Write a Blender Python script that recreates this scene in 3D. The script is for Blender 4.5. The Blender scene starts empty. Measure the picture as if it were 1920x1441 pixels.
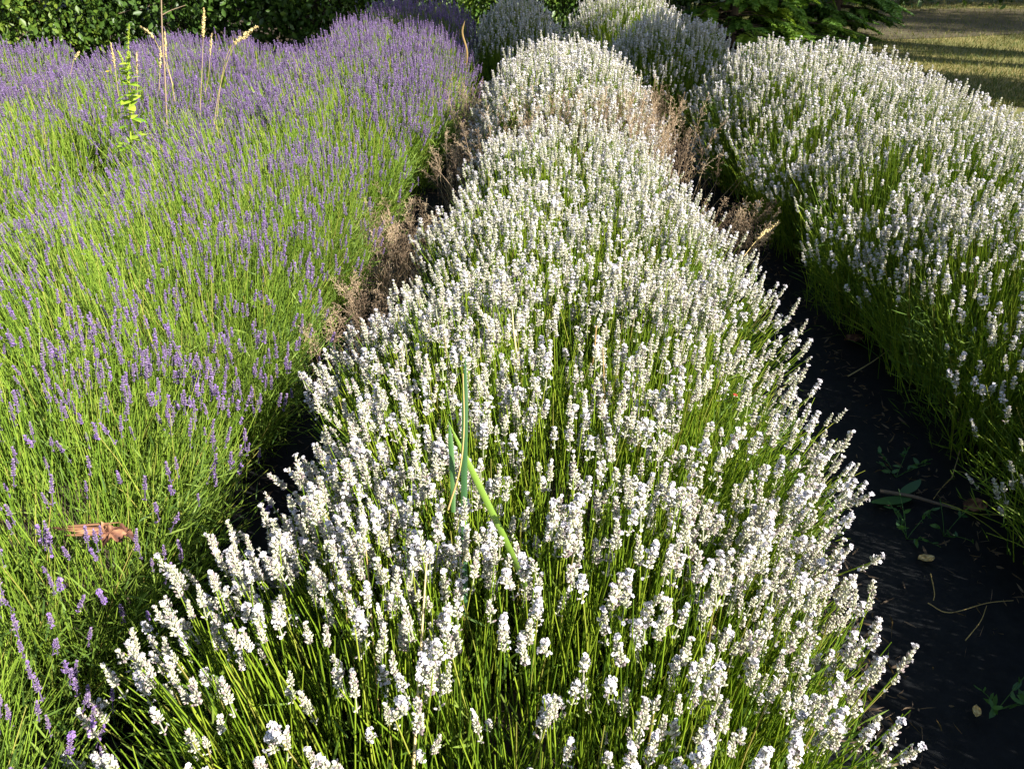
import bpy, math, random
import numpy as np
from mathutils import Vector, Matrix

# ------------------------------------------------------------------ camera, light, exposure
scene = bpy.context.scene
col = scene.collection
CAM_Z, PITCH, F = 1.5, math.radians(31.0), 1450.0          # F in pixels of the 1920-wide photograph
cam = bpy.data.cameras.new('camera')
cam.sensor_width = 36.0
cam.lens = 36.0 * F / 1920.0
cam.clip_start, cam.clip_end = 0.05, 500
cam_ob = bpy.data.objects.new('camera', cam)
cam_ob.location = (0, 0, CAM_Z)
cam_ob.rotation_euler = (math.pi / 2 - PITCH, 0, 0)
col.objects.link(cam_ob)
scene.camera = cam_ob

SUN_EL, SUN_BEHIND = math.radians(37), math.radians(30)    # from the right and a little behind the camera
sx, sy = math.cos(SUN_BEHIND), -math.sin(SUN_BEHIND)       # horizontal direction towards the sun
world = bpy.data.worlds.new('World'); scene.world = world; world.use_nodes = True
wn = world.node_tree
sky = wn.nodes.new('ShaderNodeTexSky'); sky.sky_type = 'NISHITA'; sky.sun_disc = False
sky.sun_elevation = SUN_EL; sky.sun_rotation = math.atan2(sx, sy)
bg = wn.nodes['Background']; bg.inputs['Strength'].default_value = 0.075
wn.links.new(sky.outputs[0], bg.inputs['Color'])
sun = bpy.data.lights.new('sun', 'SUN'); sun.energy = 5.0; sun.angle = math.radians(0.5); sun.color = (1.0, 0.95, 0.86)
sun_ob = bpy.data.objects.new('sun', sun); col.objects.link(sun_ob)
sdir = Vector((sx * math.cos(SUN_EL), sy * math.cos(SUN_EL), math.sin(SUN_EL)))
sun_ob.rotation_euler = sdir.to_track_quat('Z', 'Y').to_euler(); sun_ob.location = sdir * 30
vs = scene.view_settings
vs.view_transform = 'Standard'; vs.look = 'None'; vs.exposure = 1.7; vs.gamma = 1.0; vs.use_curve_mapping = False
scene.cycles.max_bounces = 8; scene.cycles.diffuse_bounces = 4; scene.cycles.transmission_bounces = 6
scene.cycles.glossy_bounces = 2; scene.cycles.use_denoising = True

# ------------------------------------------------------------------ helpers
def at(x, y, z):
    """ground position (X, Y) of a photograph pixel for a point at height z"""
    xc, yc = (x - 960) / F, -(y - 720.5) / F
    dy = math.cos(PITCH) + yc * math.sin(PITCH)
    dz = -math.sin(PITCH) + yc * math.cos(PITCH)
    t = (z - CAM_Z) / dz
    return Vector((xc * t, dy * t, z))
def at_y(x, y, Y):
    """point of a photograph pixel at distance Y"""
    xc, yc = (x - 960) / F, -(y - 720.5) / F
    dy = math.cos(PITCH) + yc * math.sin(PITCH)
    dz = -math.sin(PITCH) + yc * math.cos(PITCH)
    t = Y / dy
    return Vector((xc * t, Y, CAM_Z + dz * t))
def project(P):
    d = P - np.array([0, 0, CAM_Z])
    depth = d[:, 1] * math.cos(PITCH) - d[:, 2] * math.sin(PITCH)
    up = d[:, 1] * math.sin(PITCH) + d[:, 2] * math.cos(PITCH)
    depth_s = np.maximum(depth, 0.05)
    return 960 + F * d[:, 0] / depth_s, 720.5 - F * up / depth_s, depth

def tag(o, label=None, cat=None, group=None, kind=None):
    if label: o['label'] = label
    if cat: o['category'] = cat
    if group: o['group'] = group
    if kind: o['kind'] = kind
    return o
def empty(name, loc):
    o = bpy.data.objects.new(name, None); o.location = loc; o.empty_display_size = 0.1
    col.objects.link(o); return o

class Geo:
    """collects triangles: vertices, faces, a tint per vertex, a material index per face"""
    def __init__(s): s.v, s.f, s.t, s.m, s.n = [], [], [], [], 0
    def add(s, v, f, tint=0.5, m=0):
        v = np.asarray(v, float).reshape(-1, 3); f = np.asarray(f, int).reshape(-1, 3)
        s.v.append(v); s.f.append(f + s.n); s.n += len(v)
        s.t.append(np.broadcast_to(np.asarray(tint, float), (len(v),)))
        s.m.append(np.broadcast_to(np.asarray(m, int), (len(f),)))
    def arrays(s):
        return np.concatenate(s.v), np.concatenate(s.f), np.concatenate(s.t), np.concatenate(s.m)
    def stamp(s, tpl, R, T, tint_off=None):
        """copies of a template (v, f, t, m) under rotations*scales R (K,3,3) and offsets T (K,3)"""
        v, f, t, m = tpl; K = len(T); n = len(v)
        if K == 0: return
        V = np.einsum('kij,nj->kni', R, v) + T[:, None, :]
        Fc = f[None] + (np.arange(K) * n)[:, None, None]
        tt = np.broadcast_to(t, (K, n)) + (0 if tint_off is None else np.asarray(tint_off)[:, None])
        s.add(V, Fc, tt.reshape(-1), np.tile(m, K))
    def mesh(s, name, mats):
        v, f, t, m = s.arrays()
        me = bpy.data.meshes.new(name)
        me.vertices.add(len(v)); me.vertices.foreach_set('co', v.astype(np.float32).ravel())
        me.loops.add(len(f) * 3); me.loops.foreach_set('vertex_index', f.astype(np.int32).ravel())
        me.polygons.add(len(f)); me.polygons.foreach_set('loop_start', np.arange(0, len(f) * 3, 3, dtype=np.int32))
        me.polygons.foreach_set('material_index', m.astype(np.int32))
        me.polygons.foreach_set('use_smooth', np.ones(len(f), bool))
        a = me.attributes.new('tint', 'FLOAT', 'POINT'); a.data.foreach_set('value', t.astype(np.float32))
        for x in (mats if isinstance(mats, (list, tuple)) else [mats]): me.materials.append(x)
        me.update(calc_edges=True)
        return me
    def obj(s, name, mats, parent=None, loc=None):
        o = bpy.data.objects.new(name, s.mesh(name, mats)); col.objects.link(o)
        if parent: o.parent = parent
        if loc is not None: o.location = loc
        return o

def unit(v): return v / np.maximum(np.linalg.norm(v, axis=-1, keepdims=True), 1e-9)
def frames(d, spin, scale):
    """rotations that carry +Z to d, spun about it, times a scale (K,) or (K,3)"""
    d = unit(d); K = len(d)
    ref = np.where(np.abs(d[:, 2:3]) < 0.95, np.array([[0, 0, 1.0]]), np.array([[1.0, 0, 0]]))
    x = unit(np.cross(ref, d)); y = np.cross(d, x)
    c, s_ = np.cos(spin)[:, None], np.sin(spin)[:, None]
    x2, y2 = x * c + y * s_, -x * s_ + y * c
    R = np.stack([x2, y2, d], axis=2)
    sc = np.asarray(scale, float)
    if sc.ndim == 1: sc = np.repeat(sc[:, None], 3, 1)
    return R * sc[:, None, :]

def stems(geo, P, rad, tint, m=0, sides=3):
    """many thin tubes at once: P (K,S,3), rad (K,S)"""
    K, S, _ = P.shape
    T = unit(np.gradient(P, axis=1))
    ref = np.where(np.abs(T[..., 2:3]) < 0.9, np.array([0, 0, 1.0]), np.array([1.0, 0, 0]))
    ref = np.broadcast_to(ref[:, :1], T.shape)
    X = unit(np.cross(ref, T)); Y = np.cross(T, X)
    a = np.arange(sides) * 2 * math.pi / sides
    V = P[:, :, None] + rad[:, :, None, None] * (X[:, :, None] * np.cos(a)[:, None] + Y[:, :, None] * np.sin(a)[:, None])
    q = []
    for i in range(S - 1):
        for j in range(sides):
            k = (j + 1) % sides
            q += [(i * sides + j, i * sides + k, (i + 1) * sides + k), (i * sides + j, (i + 1) * sides + k, (i + 1) * sides + j)]
    Fc = np.array(q)[None] + (np.arange(K) * S * sides)[:, None, None]
    tt = np.repeat(np.broadcast_to(np.asarray(tint, float), (K,)), S * sides)
    geo.add(V, Fc, tt, m)
def tube(geo, pts, r0, r1, tint=0.5, m=0, sides=6):
    pts = np.asarray(pts, float)[None]; S = pts.shape[1]
    stems(geo, pts, np.linspace(r0, r1, S)[None], np.array([tint]), m, sides)
def blades(geo, B, D, L, W, bend, tint, rng, m=0, S=4, side=None):
    """many narrow leaves: base B, direction D, length L, width W, bend = sideways curl"""
    K = len(B); D = unit(D)
    s = np.linspace(0, 1, S)
    if side is None: side = unit(np.cross(D, rng.normal(size=(K, 3))))
    nrm = np.cross(side, D)
    P = B[:, None] + D[:, None] * (L[:, None] * s)[..., None] + nrm[:, None] * (bend[:, None] * s ** 2)[..., None]
    prof = np.clip(np.sin(math.pi * (0.12 + 0.88 * s)) ** 0.7, 0.04, 1)
    w = (W[:, None] * prof)[..., None] * 0.5
    V = np.stack([P - side[:, None] * w, P + side[:, None] * w], 2)
    q = []
    for i in range(S - 1): q += [(2 * i, 2 * i + 1, 2 * i + 3), (2 * i, 2 * i + 3, 2 * i + 2)]
    Fc = np.array(q)[None] + (np.arange(K) * S * 2)[:, None, None]
    geo.add(V, Fc, np.repeat(tint, S * 2), m)
def bezier(a, b, c, S):
    s = np.linspace(0, 1, S)[None, :, None]
    return a[:, None] * (1 - s) ** 2 + 2 * b[:, None] * s * (1 - s) + c[:, None] * s ** 2
def catmull(pts, n=6):
    pts = [Vector(p) for p in pts]; out = []
    P = [pts[0] * 2 - pts[1]] + pts + [pts[-1] * 2 - pts[-2]]
    for i in range(1, len(P) - 2):
        for k in range(n):
            t = k / n
            out.append(0.5 * ((2 * P[i]) + (P[i + 1] - P[i - 1]) * t + (2 * P[i - 1] - 5 * P[i] + 4 * P[i + 1] - P[i + 2]) * t * t
                              + (-P[i - 1] + 3 * P[i] - 3 * P[i + 1] + P[i + 2]) * t ** 3))
    out.append(pts[-1]); return np.array([tuple(p) for p in out])

# ------------------------------------------------------------------ materials
def plant_mat(name, stops, transl=0.3, rough=0.6, spec=0.25, tcol=(1.15, 1.1, 0.6)):
    m = bpy.data.materials.new(name); m.use_nodes = True; nt = m.node_tree; N, L = nt.nodes, nt.links
    N.clear()
    out = N.new('ShaderNodeOutputMaterial')
    at_ = N.new('ShaderNodeAttribute'); at_.attribute_name = 'tint'
    ramp = N.new('ShaderNodeValToRGB')
    while len(ramp.color_ramp.elements) < len(stops): ramp.color_ramp.elements.new(0.5)
    for e, (p, c) in zip(ramp.color_ramp.elements, stops): e.position = p; e.color = (*c, 1)
    L.new(at_.outputs['Fac'], ramp.inputs[0])
    p = N.new('ShaderNodeBsdfPrincipled'); p.inputs['Roughness'].default_value = rough
    p.inputs['Specular IOR Level'].default_value = spec
    L.new(ramp.outputs[0], p.inputs['Base Color'])
    if transl:
        tr = N.new('ShaderNodeBsdfTranslucent'); mx = N.new('ShaderNodeMix'); mx.data_type = 'RGBA'; mx.blend_type = 'MULTIPLY'
        mx.inputs['Factor'].default_value = 1.0; mx.inputs['B'].default_value = (*tcol, 1)
        L.new(ramp.outputs[0], mx.inputs['A']); L.new(mx.outputs['Result'], tr.inputs['Color'])
        ms = N.new('ShaderNodeMixShader'); ms.inputs[0].default_value = transl
        L.new(p.outputs[0], ms.inputs[1]); L.new(tr.outputs[0], ms.inputs[2]); L.new(ms.outputs[0], out.inputs[0])
    else: L.new(p.outputs[0], out.inputs[0])
    return m
M = {}
M['calyx'] = plant_mat('white_lavender_calyx', [(0, (0.27, 0.30, 0.16)), (0.3, (0.48, 0.48, 0.35)), (0.65, (0.64, 0.61, 0.49)), (0.93, (0.55, 0.51, 0.50)), (1, (0.28, 0.22, 0.22))], 0.3, 0.7)
M['petal'] = plant_mat('white_lavender_petal', [(0, (0.58, 0.53, 0.58)), (1, (0.76, 0.74, 0.76))], 0.3, 0.6, tcol=(1, 1, 1))
M['stalk'] = plant_mat('lavender_stalk', [(0, (0.06, 0.12, 0.012)), (0.4, (0.18, 0.29, 0.018)), (0.8, (0.33, 0.42, 0.035)), (1, (0.34, 0.30, 0.08))], 0.38, 0.5)
M['leaf'] = plant_mat('lavender_leaf', [(0, (0.05, 0.10, 0.016)), (0.5, (0.12, 0.21, 0.024)), (1, (0.22, 0.29, 0.05))], 0.4, 0.6)
M['purple_stalk'] = plant_mat('purple_lavender_stalk', [(0, (0.07, 0.13, 0.02)), (0.4, (0.155, 0.265, 0.024)), (0.8, (0.29, 0.39, 0.05)), (1, (0.40, 0.34, 0.09))], 0.25, 0.5)
M['purple_leaf'] = plant_mat('purple_lavender_leaf', [(0, (0.05, 0.10, 0.02)), (0.5, (0.14, 0.22, 0.03)), (1, (0.2, 0.27, 0.05))], 0.3, 0.6)
M['purple'] = plant_mat('purple_lavender_calyx', [(0, (0.10, 0.078, 0.135)), (0.5, (0.18, 0.112, 0.26)), (0.85, (0.27, 0.185, 0.37)), (1, (0.26, 0.22, 0.20))], 0.2, 0.7, tcol=(1, 0.9, 1.1))
M['violet'] = plant_mat('purple_lavender_petal', [(0, (0.20, 0.11, 0.36)), (1, (0.33, 0.21, 0.50))], 0.3, 0.6, tcol=(1, 0.9, 1.1))
M['wood'] = plant_mat('lavender_wood', [(0, (0.02, 0.018, 0.012)), (1, (0.07, 0.055, 0.035))], 0, 0.9, 0.1)
M['straw'] = plant_mat('straw', [(0, (0.25, 0.15, 0.05)), (0.5, (0.46, 0.33, 0.12)), (1, (0.62, 0.52, 0.27))], 0.2, 0.6)
M['dry'] = plant_mat('dry_seed_grass', [(0, (0.10, 0.07, 0.045)), (0.2, (0.26, 0.185, 0.12)), (0.5, (0.54, 0.40, 0.27)), (1, (0.74, 0.61, 0.43))], 0.35, 0.8)
M['weed'] = plant_mat('weed_leaf', [(0, (0.05, 0.13, 0.012)), (0.5, (0.17, 0.33, 0.02)), (1, (0.42, 0.48, 0.06))], 0.35, 0.5)
M['blade'] = plant_mat('grass_blade', [(0, (0.035, 0.10, 0.035)), (0.5, (0.09, 0.20, 0.035)), (1, (0.21, 0.33, 0.04))], 0.3, 0.4, 0.4)
M['tree_leaf'] = plant_mat('hedge_leaf', [(0, (0.018, 0.04, 0.008)), (0.5, (0.055, 0.11, 0.013)), (1, (0.19, 0.25, 0.03))], 0.3, 0.45, 0.35)
M['fir'] = plant_mat('conifer_needles', [(0, (0.03, 0.07, 0.012)), (0.5, (0.10, 0.20, 0.02)), (1, (0.26, 0.36, 0.04))], 0.3, 0.6)
M['bark'] = plant_mat('tree_bark', [(0, (0.05, 0.035, 0.025)), (1, (0.16, 0.12, 0.085))], 0, 0.9, 0.1)
M['red'] = plant_mat('red_petal', [(0, (0.4, 0.05, 0.03)), (1, (0.5, 0.08, 0.05))], 0.2, 0.5)
M['yellow'] = plant_mat('yellow_petal', [(0, (0.7, 0.5, 0.02)), (1, (0.8, 0.65, 0.05))], 0.2, 0.5)

def noise_mat(name, scales, stops, rough=0.9, bump=0.3, spec=0.15, extra=None):
    m = bpy.data.materials.new(name); m.use_nodes = True; nt = m.node_tree; N, L = nt.nodes, nt.links
    p = N['Principled BSDF']; p.inputs['Roughness'].default_value = rough; p.inputs['Specular IOR Level'].default_value = spec
    tc = N.new('ShaderNodeTexCoord'); prev = None
    for sc, w in scales:
        n = N.new('ShaderNodeTexNoise'); n.inputs['Scale'].default_value = sc; n.inputs['Detail'].default_value = 6
        n.inputs['Roughness'].default_value = 0.65
        L.new(tc.outputs['Object'], n.inputs['Vector'])
        mu = N.new('ShaderNodeMath'); mu.operation = 'MULTIPLY'; mu.inputs[1].default_value = w; L.new(n.outputs[0], mu.inputs[0])
        if prev is None: prev = mu
        else:
            ad = N.new('ShaderNodeMath'); ad.operation = 'ADD'; L.new(prev.outputs[0], ad.inputs[0]); L.new(mu.outputs[0], ad.inputs[1]); prev = ad
    ramp = N.new('ShaderNodeValToRGB')
    while len(ramp.color_ramp.elements) < len(stops): ramp.color_ramp.elements.new(0.5)
    for e, (q, c) in zip(ramp.color_ramp.elements, stops): e.position = q; e.color = (*c, 1)
    L.new(prev.outputs[0], ramp.inputs[0]); L.new(ramp.outputs[0], p.inputs['Base Color'])
    b = N.new('ShaderNodeBump'); b.inputs['Strength'].default_value = bump; b.inputs['Distance'].default_value = 0.02
    L.new(prev.outputs[0], b.inputs['Height']); L.new(b.outputs[0], p.inputs['Normal'])
    return m
M['lawn'] = noise_mat('dry_lawn', [(0.5, 0.4), (3, 0.3), (40, 0.3)],
                      [(0.32, (0.045, 0.055, 0.015)), (0.45, (0.10, 0.10, 0.028)), (0.56, (0.19, 0.15, 0.055)), (0.7, (0.25, 0.19, 0.09))])
M['soil'] = noise_mat('soil', [(4, 0.5), (60, 0.5)], [(0.35, (0.02, 0.015, 0.01)), (0.6, (0.07, 0.05, 0.03))])
M['track'] = noise_mat('dirt_track', [(0.7, 0.5), (25, 0.5)], [(0.35, (0.045, 0.038, 0.020)), (0.6, (0.085, 0.068, 0.040))])
def weave_mat():
    m = noise_mat('weed_mat_fabric', [(1.5, 0.6), (35, 0.4)], [(0.35, (0.005, 0.0055, 0.0062)), (0.55, (0.011, 0.012, 0.013)), (0.72, (0.028, 0.025, 0.021))], 0.8, 0.2, 0.1)
    nt = m.node_tree; N, L = nt.nodes, nt.links
    tc = N.new('ShaderNodeTexCoord'); b = [n for n in N if n.type == 'BUMP'][0]
    w1 = N.new('ShaderNodeTexWave'); w1.inputs['Scale'].default_value = 90; w1.bands_direction = 'X'
    w2 = N.new('ShaderNodeTexWave'); w2.inputs['Scale'].default_value = 90; w2.bands_direction = 'Y'
    L.new(tc.outputs['Object'], w1.inputs[0]); L.new(tc.outputs['Object'], w2.inputs[0])
    mx = N.new('ShaderNodeMath'); mx.operation = 'MAXIMUM'; L.new(w1.outputs['Fac'], mx.inputs[0]); L.new(w2.outputs['Fac'], mx.inputs[1])
    b2 = N.new('ShaderNodeBump'); b2.inputs['Strength'].default_value = 0.25; b2.inputs['Distance'].default_value = 0.002
    L.new(mx.outputs[0], b2.inputs['Height']); L.new(b.outputs[0], b2.inputs['Normal'])
    L.new(b2.outputs[0], N['Principled BSDF'].inputs['Normal'])
    return m
M['mat'] = weave_mat()

# ------------------------------------------------------------------ the setting
def sheet(name, x0, x1, y0, y1, z, nx, ny, m, amp=0.0, seed=0, outline=None):
    rng = np.random.default_rng(seed)
    xs, ys = np.linspace(x0, x1, nx), np.linspace(y0, y1, ny)
    X, Y = np.meshgrid(xs, ys); Z = np.full_like(X, z)
    for k in range(6):
        a, b, c = rng.uniform(1, 7), rng.uniform(1, 7), rng.uniform(0, 6)
        Z += amp / (1 + k) * (np.sin(a * X + c) * np.sin(b * Y + 2 * c))
    if outline: X, Y = outline(X, Y)
    V = np.stack([X, Y, Z], -1).reshape(-1, 3); f = []
    i = np.arange(nx - 1); 
    for j in range(ny - 1):
        a = j * nx + i
        f.append(np.stack([a, a + 1, a + nx + 1], 1)); f.append(np.stack([a, a + nx + 1, a + nx], 1))
    g = Geo(); g.add(V, np.concatenate(f)); o = g.obj(name, m); tag(o, kind='structure'); return o
sheet('ground', -150, 150, -60, 240, 0.0, 2, 2, M['lawn'])
sheet('path', -6.2, 3.0, -1.2, 9.2, 0.016, 120, 140, M['mat'], 0.004, 3,
      lambda X, Y: (X + 0.06 * np.sin(2.1 * Y) * (np.abs(X) > 2.5), Y))
sheet('soil_bed', -30, 3.6, 8.4, 30, 0.008, 30, 30, M['soil'], 0.0, 2, lambda X, Y: (X, Y + .3 * np.sin(X * 1.3) * (Y < 9)))
sheet('dirt_track', 4.5, 40, 12.4, 16.2, 0.006, 60, 12, M['track'], 0.0, 1,
      lambda X, Y: (X, Y + 0.35 * np.sin(X * 0.9) + 0.03 * X))

# ------------------------------------------------------------------ lavender
def bud_tpl(sides, rings):
    prof = {3: [(0, .35), (.35, .95), (.75, .85)], 2: [(0, .4), (.55, 1.0)], 1: [(.45, 1.0)]}[rings]
    v, f = [], []
    for z, r in prof:
        for k in range(sides):
            a = 2 * math.pi * k / sides
            v.append((r * math.cos(a), r * math.sin(a), z))
    n = len(prof)
    if rings == 1: v.append((0, 0, 0)); f += [((k + 1) % sides, k, sides) for k in range(sides)]
    tip = len(v); v.append((0, 0, 1))
    for i in range(n - 1):
        for k in range(sides):
            j = (k + 1) % sides
            f += [(i * sides + k, i * sides + j, (i + 1) * sides + j), (i * sides + k, (i + 1) * sides + j, (i + 1) * sides + k)]
    b = (n - 1) * sides
    f += [(b + k, b + (k + 1) % sides, tip) for k in range(sides)]
    v = np.array(v, float); return v, np.array(f), .45 * (v[:, 2] - .6), np.zeros(len(f), int)
def corolla_tpl(lobes):
    """five rounded lobes round a short throat"""
    v, f = [(0, 0, -0.4)], []
    for k in range(lobes):
        a = 2 * math.pi * k / lobes; ca, sa = math.cos(a), math.sin(a); w = 0.42
        b = len(v)
        for r, s_, z in ((.25, -.2, .1), (.25, .2, .1), (.7, .42, .32), (1.0, .2, .3), (1.0, -.2, .3), (.7, -.42, .32)):
            v.append((r * ca - s_ * sa, r * sa + s_ * ca, z))
        f += [(0, b, b + 1), (b, b + 1, b + 2), (b, b + 2, b + 5), (b + 5, b + 2, b + 3), (b + 5, b + 3, b + 4)]
    v = np.array(v, float); return v, np.array(f), np.zeros(len(v)), np.ones(len(f), int)
BUD = {0: bud_tpl(6, 3), 1: bud_tpl(4, 2), 2: bud_tpl(3, 1)}
COR = {0: corolla_tpl(5), 1: corolla_tpl(4), 2: corolla_tpl(3)}

def spike_tpl(rng, lod, purple):
    """a lavender spike about its own axis (+Z, base at 0): whorls of buds, some open"""
    g = Geo()
    wh = rng.integers(3, 7) if not purple else rng.integers(5, 8)
    dz = 0.0083 if not purple else 0.0068
    n = {0: 9, 1: 8, 2: 6}[lod]
    B, D, Ls, Ws, ti = [], [], [], [], []
    open_p = rng.choice([0.02, 0.08, 0.2, 0.36]) if not purple else rng.choice([0.0, 0.06, 0.2])
    zs = [(w * dz, w / (wh - 1)) for w in range(wh)]
    if rng.random() < 0.6: zs.insert(0, (-rng.uniform(0.014, 0.03), -1))
    for z, q in zs:
        nn = n if q >= 0 else rng.integers(2, 5)
        for k in range(nn):
            az = 2 * math.pi * (k + rng.uniform(-.25, .25)) / nn + z * 700
            ang = math.radians(rng.uniform(38, 68) - 22 * max(q, 0))
            d = (math.sin(ang) * math.cos(az), math.sin(ang) * math.sin(az), math.cos(ang))
            L = (0.0088 if not purple else 0.0062) * rng.uniform(.75, 1.15) * (1 - 0.32 * max(q, 0) ** 2)
            B.append((d[0] * .0015, d[1] * .0015, z + rng.normal() * .0012)); D.append(d); Ls.append(L)
            Ws.append(L * rng.uniform(.17, .23)); ti.append(rng.uniform(0.1, 0.9) if rng.random() < (.78 if lod == 0 else .9) else 1.0)
    for k in range(4):
        d = (rng.normal() * .25, rng.normal() * .25, 1)
        B.append((0, 0, zs[-1][0])); D.append(d); Ls.append(.008 if not purple else .006); Ws.append(.0017); ti.append(rng.uniform(.4, .9))
    B, D, Ls, Ws, ti = map(np.array, (B, D, Ls, Ws, ti))
    if lod == 2: Ws = Ws * 1.45
    R = frames(D, rng.uniform(0, 6, len(D)), np.stack([Ws, Ws, Ls], 1))
    g.stamp(BUD[lod], R, B, ti)
    op = rng.random(len(D)) < open_p
    if not purple: op |= (B[:, 2] > zs[-1][0] * rng.uniform(.55, 1.0)) & (rng.random(len(D)) < open_p * 2.2)
    if op.any():
        Dn = unit(D); tips = B + Dn * (Ls * 1.05)[:, None]
        sz = ((0.0031, .0036, .0046)[lod] if not purple else 0.003) * rng.uniform(.6, 1.2, len(D))
        R2 = frames(Dn + rng.normal(size=Dn.shape) * .5, rng.uniform(0, 6, len(D)), sz)
        g.stamp(COR[lod], R2[op], tips[op], rng.uniform(0, 1, op.sum()))
    # its own bit of axis
    tube(g, [(0, 0, zs[0][0] - .004), (0, 0, zs[-1][0])], .0013, .001, 0.2, 0, 3 if lod else 5)
    return g
_r = np.random.default_rng(11)
SPK = {(p, l): [spike_tpl(_r, l, p) for _ in range(14)] for p in (False, True) for l in (0, 1, 2)}
SPK_ARR = {k: [g.arrays() for g in v] for k, v in SPK.items()}
SPK_ME = {}
def spike_mesh(p, l, i):
    if (p, l, i) not in SPK_ME:
        SPK_ME[p, l, i] = SPK[p, l][i].mesh('flower_spike', [M['purple'], M['violet']] if p else [M['calyx'], M['petal']])
    return SPK_ME[p, l, i]

def smooth_noise(rng, n=5):
    k = rng.uniform(-7, 7, (n, 2)); c = rng.uniform(0, 6.3, n)
    return lambda x, y: sum(np.sin(k[i, 0] * x + k[i, 1] * y + c[i]) for i in range(n)) / n

FINE = smooth_noise(np.random.default_rng(78), 9)
PATCH = smooth_noise(np.random.default_rng(77), 7)
def lavender(name, cx, cy, rx, ry, h, purple, lod, n_spk, n_stem, n_leaf, seed, label, group, n_own=100, own_stalk=False,
             flank=0.36, along=0.5, spread=1.0, flank_l=.36, square=True):
    rng = np.random.default_rng(seed)
    root = empty(name, (cx, cy, 0)); tag(root, label, 'lavender bush', group)
    O = np.array([cx, cy, 0.0]); nz = smooth_noise(rng)
    smat, lmat = (M['purple_stalk'], M['purple_leaf']) if purple else (M['stalk'], M['leaf'])
    def paths(n, S, zshort, rmax=1.0):
        r = np.sqrt(rng.random(n)) * rmax; th = rng.uniform(0, 2 * math.pi, n)
        pert = 1 + 0.1 * np.sin(3 * th + seed) + 0.07 * np.sin(5 * th + 2 * seed)
        cu, cv = np.cos(th), np.sin(th)
        if square: cu, cv = np.sign(cu) * np.abs(cu) ** .62, np.sign(cv) * np.abs(cv) ** .62
        u, v = r * cu * pert, r * cv * pert
        fl = np.where(u < 0, flank_l, flank)
        z = h * (1 - (fl * np.abs(u) ** 2.8 + along * flank * np.abs(v) ** 2.8)) + 0.05 * nz(u * rx * 2, v * ry * 2) + rng.normal(0, 0.022, n)
        z *= 1 - zshort * rng.random(n) ** 2
        tip = np.stack([u * rx, v * ry, np.maximum(z, 0.12)], 1)
        tip[:, :2] += rng.normal(0, 0.03, (n, 2))
        bf = .90 - .2 * r ** 2
        base = np.stack([u * rx * bf, v * ry * bf, 0.04 + 0.06 * rng.random(n)], 1); base[:, :2] += rng.normal(0, .05, (n, 2))
        mid = base * .5 + tip * .5; mid[:, 2] += 0.02 + 0.02 * rng.random(n); mid[:, :2] += rng.normal(0, .02, (n, 2)) 
        return base, mid, tip
    # flowering stalks
    base, mid, tip = paths(n_spk, 6, 0.22, 1.0)
    if purple:      # flowers stand in loose drifts, with greener patches between
        dr = PATCH((tip + O)[:, 0], (tip + O)[:, 1]); far = max(0, min(1, (cy - 3.5) / 2.5))
        keep = rng.random(n_spk) < np.clip(.66 + .34 * far + (.6 - .1 * far) * dr, .3 + .4 * far, 1)
        base, mid, tip = base[keep], mid[keep], tip[keep]; n_spk = len(tip)
    elif cy < 4.5:  # small gaps where the stalks show
        keep = rng.random(n_spk) < np.clip(.78 + .8 * FINE((tip + O)[:, 0] * 2.6, (tip + O)[:, 1] * 2.2), .3, 1)
        base, mid, tip = base[keep], mid[keep], tip[keep]; n_spk = len(tip)
    P = bezier(base, mid, tip, 6)
    D = unit(unit(P[:, -1] - P[:, -2]) * spread + np.array([0, 0, .55]) + rng.normal(0, .10, (n_spk, 3)))
    size = rng.uniform(.72, 1.22, n_spk) * ((.84 + .2 * (cy > 4.5)) if purple else .95) * (1 if lod < 2 else 1.12); spin = rng.uniform(0, 6.3, n_spk); var = rng.integers(0, 14, n_spk)
    R = frames(D, spin, size)
    px, py, dep = project(tip + O)
    inview = (px > -10) & (px < 1930) & (py > -10) & (py < 1450) & (dep > .2)
    score = np.where(inview, (tip[:, 2] / h) ** 1.5 / np.maximum(dep, .2), 0)
    own = np.argsort(-score)[:n_own]; own = own[score[own] > 0]
    is_own = np.zeros(n_spk, bool); is_own[own] = True
    r0 = 0.0014 if not purple else 0.0011
    rad = np.broadcast_to(np.linspace(r0 * 1.15, r0 * .8, 6), (n_spk, 6)) * (1 if lod < 2 else 1.5)
    st_t = np.clip(rng.normal(.5, .22, n_spk), 0, 1); st_t = np.where(rng.random(n_spk) < .03, 1, np.minimum(st_t, .9))
    for i in own:
        o = bpy.data.objects.new('flower_spike', spike_mesh(purple, lod, int(var[i]))); col.objects.link(o); o.parent = root
        mtx = Matrix(((*R[i, 0], tip[i, 0]), (*R[i, 1], tip[i, 1]), (*R[i, 2], tip[i, 2]), (0, 0, 0, 1)))
        o.matrix_basis = mtx
        if own_stalk:
            inv = np.linalg.inv(R[i]); pl = (P[i] - tip[i]) @ inv.T
            g = Geo(); stems(g, pl[None], rad[i][None] / size[i], st_t[i:i + 1], 0, 4); g.obj('stalk', smat, o)
    rest = ~is_own
    if rest.any():
        g = Geo()
        for k in range(14):
            s = rest & (var == k)
            if s.any(): g.stamp(SPK_ARR[purple, lod][k], R[s], tip[s], rng.uniform(-.12, .12, s.sum()))
        tag(g.obj('flower_spikes', [M['purple'], M['violet']] if purple else [M['calyx'], M['petal']], root), kind='stuff')
    g = Geo(); mask = rest if own_stalk else np.ones(n_spk, bool)
    stems(g, P[mask], rad[mask], st_t[mask])
    # stalks without flowers and the narrow leaves below
    b2, m2, t2 = paths(n_stem, 5, 0.55, 0.98); P2 = bezier(b2, m2, t2 - np.array([0, 0, .03]), 5)
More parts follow.
